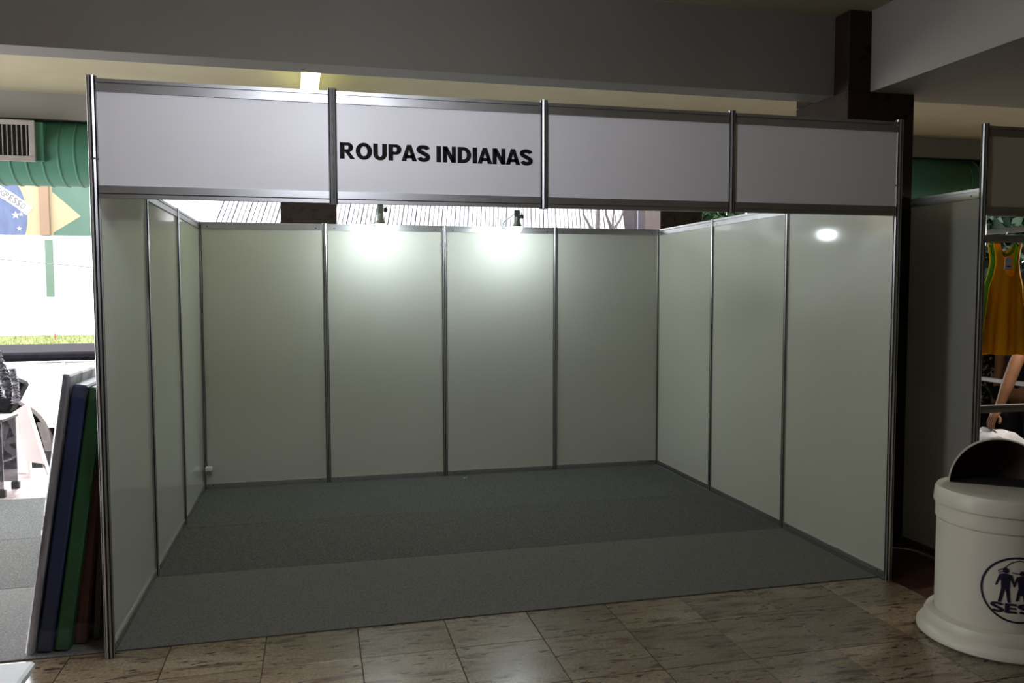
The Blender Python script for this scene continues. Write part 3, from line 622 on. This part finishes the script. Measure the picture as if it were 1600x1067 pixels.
# ================================================================ OUTDOORS
CONC = M('pale_concrete', (.17, .165, .16), .9, noise=((.15, .145, .14), .8, 5, .4, .6, S1), bump=(20, .1, .01)); 
gm = MB(); prof = [(4.46, -.62), (8.6, -.56), (15, .40)]
gm.prism([(4.46, -.9)] + prof + [(15, -.9)], 'x', -16, 16); struct(gm.build('ground', CONC))
struct(MB().box((-16, 4.40, -.9), (16, 4.46, -.008)).build('trim_5', CONC))
GRS = M('grass', (.10, .125, .03), .95, noise=((.15, .16, .055), 6, 5, .4, .6, S1), bump=(60, 1, .03))
struct(MB().prism([(15, -.5), (15, .40), (18, .58), (18, -.5)], 'x', -16, 16).build('ground_bank', GRS))
gv = []; gf_ = []
for i in range(2600):
    x = random.uniform(-9, -3); y = random.uniform(15.05, 17.95); z = .40 + (y-15)*.06; a = random.uniform(0, 6.28); h = random.uniform(.03, .09); n = len(gv)
    gv += [(x-.012*math.cos(a), y-.012*math.sin(a), z-.01), (x+.012*math.cos(a), y+.012*math.sin(a), z-.01), (x+random.uniform(-.03, .03), y, z+h)]; gf_.append((n, n+1, n+2))
tag(MB().add(gv, gf_).build('grass_blades', GRS), 'green grass growing on the bank below the painted wall', 'grass', kind='stuff')
# painted wall
mw = thing('painted_wall', 'tall outdoor wall painted with a green, yellow and blue flag', 'wall', (-5.2, 18, .4))
WHT = M('white_wall_paint', (.34, .35, .34), .9, noise=((.31, .32, .315), .7, 5, .4, .6, S1)); MG = M('mural_green', (.022, .048, .034), .9, noise=((.028, .055, .040), 1.6, 5, .35, .65, S1)); MY = M('mural_yellow', (.16, .125, .072), .9, noise=((.145, .113, .065), 1.2, 4, .4, .6, S1))
MO = M('mural_orange', (.10, .062, .038), .9, noise=((.094, .058, .035), 1.2, 4, .4, .6, S1)); MBL = M('mural_blue', (.028, .037, .075), .9, noise=((.036, .048, .088), 3, 5, .35, .65, (3, 1, 1))); MWH = M('mural_white', (.16, .16, .155), .9, noise=((.15, .15, .145), 3, 4, .4, .6, S1)); MGR = M('mural_letter_grey', (.025, .025, .026), .9, noise=((.03, .03, .031), 8, 3, .4, .6, S1))
ox, oy, oz = -5.2, 18, .4
MB().box((-9, 0, -.2), (3.2, .3, 5.0)).build('wall_body', WHT, mw)
def paint(name, poly, lvl, m, d=.01): return MB().prism([(x-ox, z-oz) for x, z in poly], 'y', -.002 - lvl*.004 - d*0, 0).build(name, m, mw)
MZ0, MZ1 = 3.0, 5.0
paint('green_field', [(-5.21, MZ0), (-3.2, MZ0), (-3.2, MZ1), (-5.21, MZ1)], 1, MG)
paint('yellow_field', [(-12.3, MZ0), (-5.205, MZ0), (-5.205, MZ1), (-12.3, MZ1)], 1, MY)
paint('diamond_tip', [(-5.215, MZ0), (-5.205, 3.07), (-4.60, 3.469), (-5.225, 4.06), (-5.25, 4.2), (-5.26, MZ1), (-5.30, MZ1), (-5.30, MZ0)], 2, MY)
MB().box((-5.48-ox, -.10, MZ0-oz), (-5.27-ox, 0, MZ1-oz)).build('pilaster', MO, mw)
cx_, cz_, cr = -7.40, 3.44, 1.63
paint('blue_disc', [(cx_+cr*math.cos(2*math.pi*i/64), max(MZ0, cz_+cr*math.sin(2*math.pi*i/64))) for i in range(64)], 2, MBL)
band = []; band2 = []
ac = (-8.6, .35); r0, r1 = 4.20, 4.44                # centre and radii of the white ribbon
a0, a1 = math.radians(112), math.radians(48)
for i in range(25):
    a = a0 + (a1-a0)*i/24; band.append((ac[0]+r1*math.cos(a), ac[1]+r1*math.sin(a))); band2.append((ac[0]+r0*math.cos(a), ac[1]+r0*math.sin(a)))
paint('white_ribbon', band + band2[::-1], 3, MWH)
txt = 'ORDEM E PROGRESSO'; aa = math.radians(50.6)
for ch in txt[::-1]:
    if ch != ' ':
        tmx = text_mesh(ch, .08 if ch not in 'OGM' else .092, .14, .0)
        for v in tmx.vertices:
            x, y = v.co.x - .042, v.co.y - .07; rr = 4.325 + y; th = aa - x/4.3
            v.co = (ac[0] + rr*math.cos(th) - ox, -.0165, ac[1] + rr*math.sin(th) - oz)
        tmx.materials.append(MGR); obj('letter', tmx, mw)
    aa += .0236
def star(x, z, r): paint('star', [(x + (r if i % 2 == 0 else r*.42)*math.sin(math.pi*i/5), z + (r if i % 2 == 0 else r*.42)*math.cos(math.pi*i/5)) for i in range(10)], 3, MWH)
for x, z, r in ((-6.02, 3.47, .1), (-5.90, 3.49, .06), (-5.95, 3.15, .065), (-6.45, 3.25, .09), (-6.7, 3.6, .07)): star(x, z, r)
MB().box((-5.41-ox, -.03, 1.52-oz), (-5.24-ox, 0, 2.89-oz)).build('green_stripe', M('pale_green_paint', (.042, .068, .048), .9, noise=((.046, .072, .052), 2, 4, .4, .6, S1)), mw)
# rope post on the grass, overhead wire
rp = thing('rope_post', 'thin red post with a rope on the grass bank', 'post', (-4.98, 17, .5))
MB().tube([(0, 0, 0), (0, 0, .16)], .014, 6).build('post', M('red_paint', (.3, .02, .02), .6, noise=((.25, .02, .02), 9, 2, .4, .6, S1)), rp)
MB().tube([(0, 0, .15), (-1, 0, .13), (-3, 0, .10)], .006, 5).build('rope', GRILL, rp)
tag(MB().tube([(-9, 12, 2.50), (-4.39, 12, 2.198), (-2.92, 12, 2.061), (-2.3, 12.5, 2.03)], .008, 5).build('overhead_wire', BPLAS), 'thin dark wire crossing before the painted wall', 'wire')

# pickup car
tk = thing('pickup_car', 'white pickup with black bed cover and alloy wheel parked outside', 'car', (-2.79, 7.0, -.555)); gz = .555
CW = M('white_car_paint', (.66, .655, .65), .25, coat=.6, noise=((.64, .635, .63), 1, 2, .4, .6, S1)); TY = M('tyre_rubber', (.02, .02, .02), .8, noise=((.03, .03, .03), 20, 2, .4, .6, S1)); CHR = M('chrome', (.7, .7, .72), .15, 1, noise=((.65, .65, .67), 3, 2, .4, .6, S1)); GLS = M('car_glass', (.02, .025, .03), .05, noise=((.03, .035, .04), 1, 2, .4, .6, S1)); ALW = M('alloy', (.42, .41, .42), .35, .7, noise=((.36, .35, .36), 12, 2, .4, .6, S1)); UND = M('underbody', (.008, .007, .007), .95, spec=.05, noise=((.011, .01, .01), 9, 2, .4, .6, S1)); FLAP = M('grey_mudflap', (.10, .08, .078), .7, noise=((.085, .07, .067), 6, 2, .4, .6, S1))
ra = .53                                            # wheel arch radius
arch = [(ra*math.cos(math.pi*i/16), .36+ra*math.sin(math.pi*i/16)) for i in range(17)]
zb0 = .535
fa = [(-3.15+ra*math.cos(math.pi*i/16), .36+ra*math.sin(math.pi*i/16)) for i in range(17)]
lo = lambda P: [p for p in P if p[1] > zb0]
side = [(1.08, zb0)] + [(ra*math.cos(.34), zb0)] + lo(arch) + [(-ra*math.cos(.34), zb0), (-3.15+ra*math.cos(.34), zb0)] + lo(fa) + [(-3.15-ra*math.cos(.34), zb0), (-3.95, zb0), (-4.0, .85), (-3.85, 1.05), (-2.65, 1.15), (-.85, 1.18), (-.85, 1.335), (1.08, 1.335), (1.12, 1.2)]
MB().prism(side, 'y', 0, 1.8).build('body', CW, tk)
MB().prism([(-2.75, 1.15), (-2.05, 1.72), (-1.0, 1.74), (-.86, 1.2)], 'y', .12, 1.68).build('cab', CW, tk)
MB().prism([(-2.55, 1.2), (-2.05, 1.63), (-1.1, 1.65), (-1.0, 1.2)], 'y', .10, .125).build('side_window', GLS, tk)
MB().bbox((-.84, .03, 1.355), (1.1, 1.77, 1.455), .03).build('bed_cover', M('black_canvas', (.006, .005, .007), .95, spec=.05, noise=((.008, .007, .009), 20, 2, .4, .6, S1)), tk, True)
MB().bbox((-.84, -.012, 1.318), (1.09, .02, 1.345), .006).build('bed_rail', CHR, tk, True)
for x in (-.02, .72): MB().bbox((x-.02, -.02, 1.25), (x+.02, .0, 1.325), .004).build('latch', CW, tk)
MB().box((-3.9, .25, .36), (1.05, 1.55, .56)).build('chassis', UND, tk)
MB().box((.62, .3, .40), (1.0, 1.5, .54)).build('bumper_underside', UND, tk)
MB().bbox((1.08, .05, .5), (1.2, 1.75, .66), .02).build('rear_bumper', CHR, tk)
MB().prism([(.40, .60), (.50, .60), (.62, .28), (.60, .25), (.48, .25)], 'y', .0, .03).build('mud_flap', FLAP, tk)
fl_ = [(.555*math.cos(a), .36+.555*math.sin(a)) for a in [math.pi*i/20 for i in range(21)]] + [(.52*math.cos(a), .36+.52*math.sin(a)) for a in [math.pi*(20-i)/20 for i in range(21)]]
MB().prism(fl_, 'y', -.025, .03).build('arch_flare', FLAP, tk)
MB().prism([(ra*math.cos(math.pi*i/16), .36+ra*math.sin(math.pi*i/16)) for i in range(17)], 'y', .30, .34).build('arch_liner', UND, tk)
def wheel(x, y):
    wv = MB().lathe([(.22, .0), (.235, -.11), (.33, -.115), (.36, -.085), (.362, .085), (.33, .115), (.235, .11), (.22, 0)], (0, 0, 0), 36, 'y').build('wheel', TY, tk, True, (x, y, .36))
    MB().lathe([(.237, -.10), (.225, -.105), (.205, -.085), (.20, -.02), (.20, .08)], (0, 0, 0), 36, 'y').build('rim', ALW, wv, True)
    MB().lathe([(.0001, -.06), (.2, -.03), (.2, -.02), (.0001, -.02)], (0, .03, 0), 24, 'y').build('brake_disc', UND, wv, True)
    for k in range(6):
        a = 2*math.pi*k/6 + .3; c, s_ = math.cos(a), math.sin(a)
        P = [(r*c - t*s_, r*s_ + t*c) for r, t in ((.04, -.034), (.215, -.045), (.215, .045), (.04, .034))]
        MB().prism(P, 'y', -.095, -.07).build('spoke', ALW, wv)
    MB().lathe([(.0001, -.108), (.05, -.104), (.058, -.09), (.058, -.06)], (0, 0, 0), 20, 'y').build('hub_cap', ALW, wv, True)
for x in (0, -3.15): 
    for y in (.13, 1.67): wheel(x, y)

# buildings and trees seen through the slot above the back wall
PUR = M('mauve_plaster', (.014, .009, .011), .9, noise=((.017, .011, .0135), 2, 4, .4, .6, S1)); LAV = M('pale_lavender_paint', (.085, .08, .105), .9, noise=((.078, .073, .097), 1, 4, .4, .6, S1)); SLA = M('pale_slat', (.14, .132, .142), .8, noise=((.075, .07, .08), 3, 4, .4, .6, S1)); SLD = M('dark_batten', (.028, .025, .034), .9, noise=((.022, .02, .028), 4, 3, .4, .6, S1))
sh = thing('shed', 'pale shed with a steep slatted roof outside behind the stand', 'building', (3.3, 11, -.5))
MB().box((-3.3, .9, 0), (2.9, 3.2, 2.75)).build('wall', LAV, sh)
bx, pitch = -4.25, .082
rd = Vector((.25, 1, 1)); z0 = 2.75; ybase = -.4; Ls = 1.5
sv = MB(); k = 0
while bx + k*pitch < 3.3:
    x = bx + k*pitch; wv = pitch - (.013 if k % 3 else .02); a = Vector((x, ybase, z0)); u = rd*Ls; nn = Vector((0, -.014, .014))
    q = [a, a+Vector((wv, 0, 0)), a+Vector((wv, 0, 0))+u, a+u]; sv.add([p for p in q] + [p+nn for p in q], [(0,3,2,1),(4,5,6,7),(0,1,5,4),(1,2,6,5),(2,3,7,6),(3,0,4,7)]); k += 1
ro = sv.build('roof_slats', SLA, sh); ro['kind'] = 'stuff'
a = Vector((bx, ybase+.03, z0-.03)); b_ = Vector((3.25, ybase+.03, z0-.03)); u = rd*Ls; q = [a, b_, b_+u, a+u]
MB().add(q + [p+Vector((0, .03, -.03)) for p in q], [(0,3,2,1),(4,5,6,7),(0,1,5,4),(1,2,6,5),(2,3,7,6),(3,0,4,7)]).build('roof_batten', SLD, sh)
wb = thing('white_house', 'overexposed white house outside left of the slatted roof', 'building', (-1.9, 12.5, -.5))
MB().box((-.8, 0, 0), (1.55, 3, 5.2)).build('wall', WHT, wb); MB().box((1.5, -.06, 0), (1.72, 3, 5.2)).build('corner_pilaster', LAV, wb)
MB().box((-.6, -.04, 3.1), (0.05, 0, 3.9)).build('window', LAV, wb)
mh = thing('mauve_house', 'mauve rendered house outside right of the slatted roof', 'building', (7.7, 12.2, -.5))
MB().box((-.9, 0, 0), (1.5, 3, 5.4)).build('wall', PUR, mh); MB().box((-.22, -.02, 0), (-.19, 0, 5.4)).build('joint', LAV, mh); MB().box((-.9, -.06, 3.28), (.0, 0, 3.36)).build('ledge', LAV, mh)
BARK = M('bark', (.02, .016, .016), .9, noise=((.032, .027, .025), 9, 4, .4, .6, (1, 1, .3))); LEAF = M('leaf_green', (.006, .018, .006), .8, spec=.1, noise=((.014, .034, .01), 3, 3, .4, .6, S1)); LEAF2 = M('leaf_dark', (.004, .009, .005), .8, spec=.1, noise=((.009, .018, .009), 3, 3, .4, .6, S1))
tr = thing('bare_tree', 'thin bare tree in front of the slatted roof', 'tree', (5.75, 9.6, -.55))
MB().tube([(0, 0, 0), (.04, 0, 1.6), (0, 0, 2.7), (-.06, 0, 3.3), (-.03, 0, 4.2)], [.07, .06, .05, .04, .02], 7).build('trunk', BARK, tr)
for P in ([(.02, 0, 2.9), (.22, 0, 3.3), (.30, .1, 4)], [(-.02, 0, 3.0), (-.3, .05, 3.5), (-.36, 0, 4.1)], [(.12, 0, 3.1), (.36, 0, 3.42), (.55, 0, 3.9)], [(.2, 0, 3.25), (.1, 0, 3.5), (.05, .05, 3.9)]): MB().tube(P, [.03, .02, .008], 6).build('branch', BARK, tr)
def leafy(name, label, loc, rx, ry, rz, zc, n, m, size=.12):
    t = thing(name, label, 'tree', loc); V = []; F = []
    MB().tube([(0, 0, 0), (.05, 0, zc*.5), (0, 0, zc+rz*.4)], [.1, .08, .04], 7).build('trunk', BARK, t)
    for i in range(n):
        while True:
            p = Vector((random.uniform(-1, 1), random.uniform(-1, 1), random.uniform(-1, 1)))
            if p.length < 1: break
        p *= 1/max(p.length, .5)**.35
        c = Vector((p.x*rx, p.y*ry, zc + p.z*rz)); a = Vector((random.gauss(0, 1), random.gauss(0, 1), random.gauss(0, .6))).normalized(); b = a.cross(Vector((random.gauss(0, 1), random.gauss(0, 1), random.gauss(0, 1)))).normalized(); s_ = size*random.uniform(.6, 1.3); k = len(V)
        V += [c - a*s_, c + b*s_*.45 + a*s_*.1, c + a*s_, c - b*s_*.45 + a*s_*.1]; F.append((k, k+1, k+2, k+3))
    tag(MB().add(V, F).build('foliage', m, t), kind='stuff')
leafy('leafy_tree', 'green leafy tree seen above the right end of the back wall', (8.2, 9.6, -.55), 1.1, .9, 1.2, 3.3, 2600, LEAF)
leafy('leafy_tree', 'dark leafy tree glimpsed above the hanging bar of the neighbouring stand', (13.2, 8.4, -.55), 2.0, 1.6, 2.6, 2.9, 9000, LEAF2, .15)
leafy('leafy_tree', 'dense dark tree added behind the neighbouring stand to block the sky', (9.9, 7.0, -.55), 1.25, 1.2, 2.4, 2.7, 8000, LEAF2, .14)  # extra tree placed to cut skylight entering the right of the hall
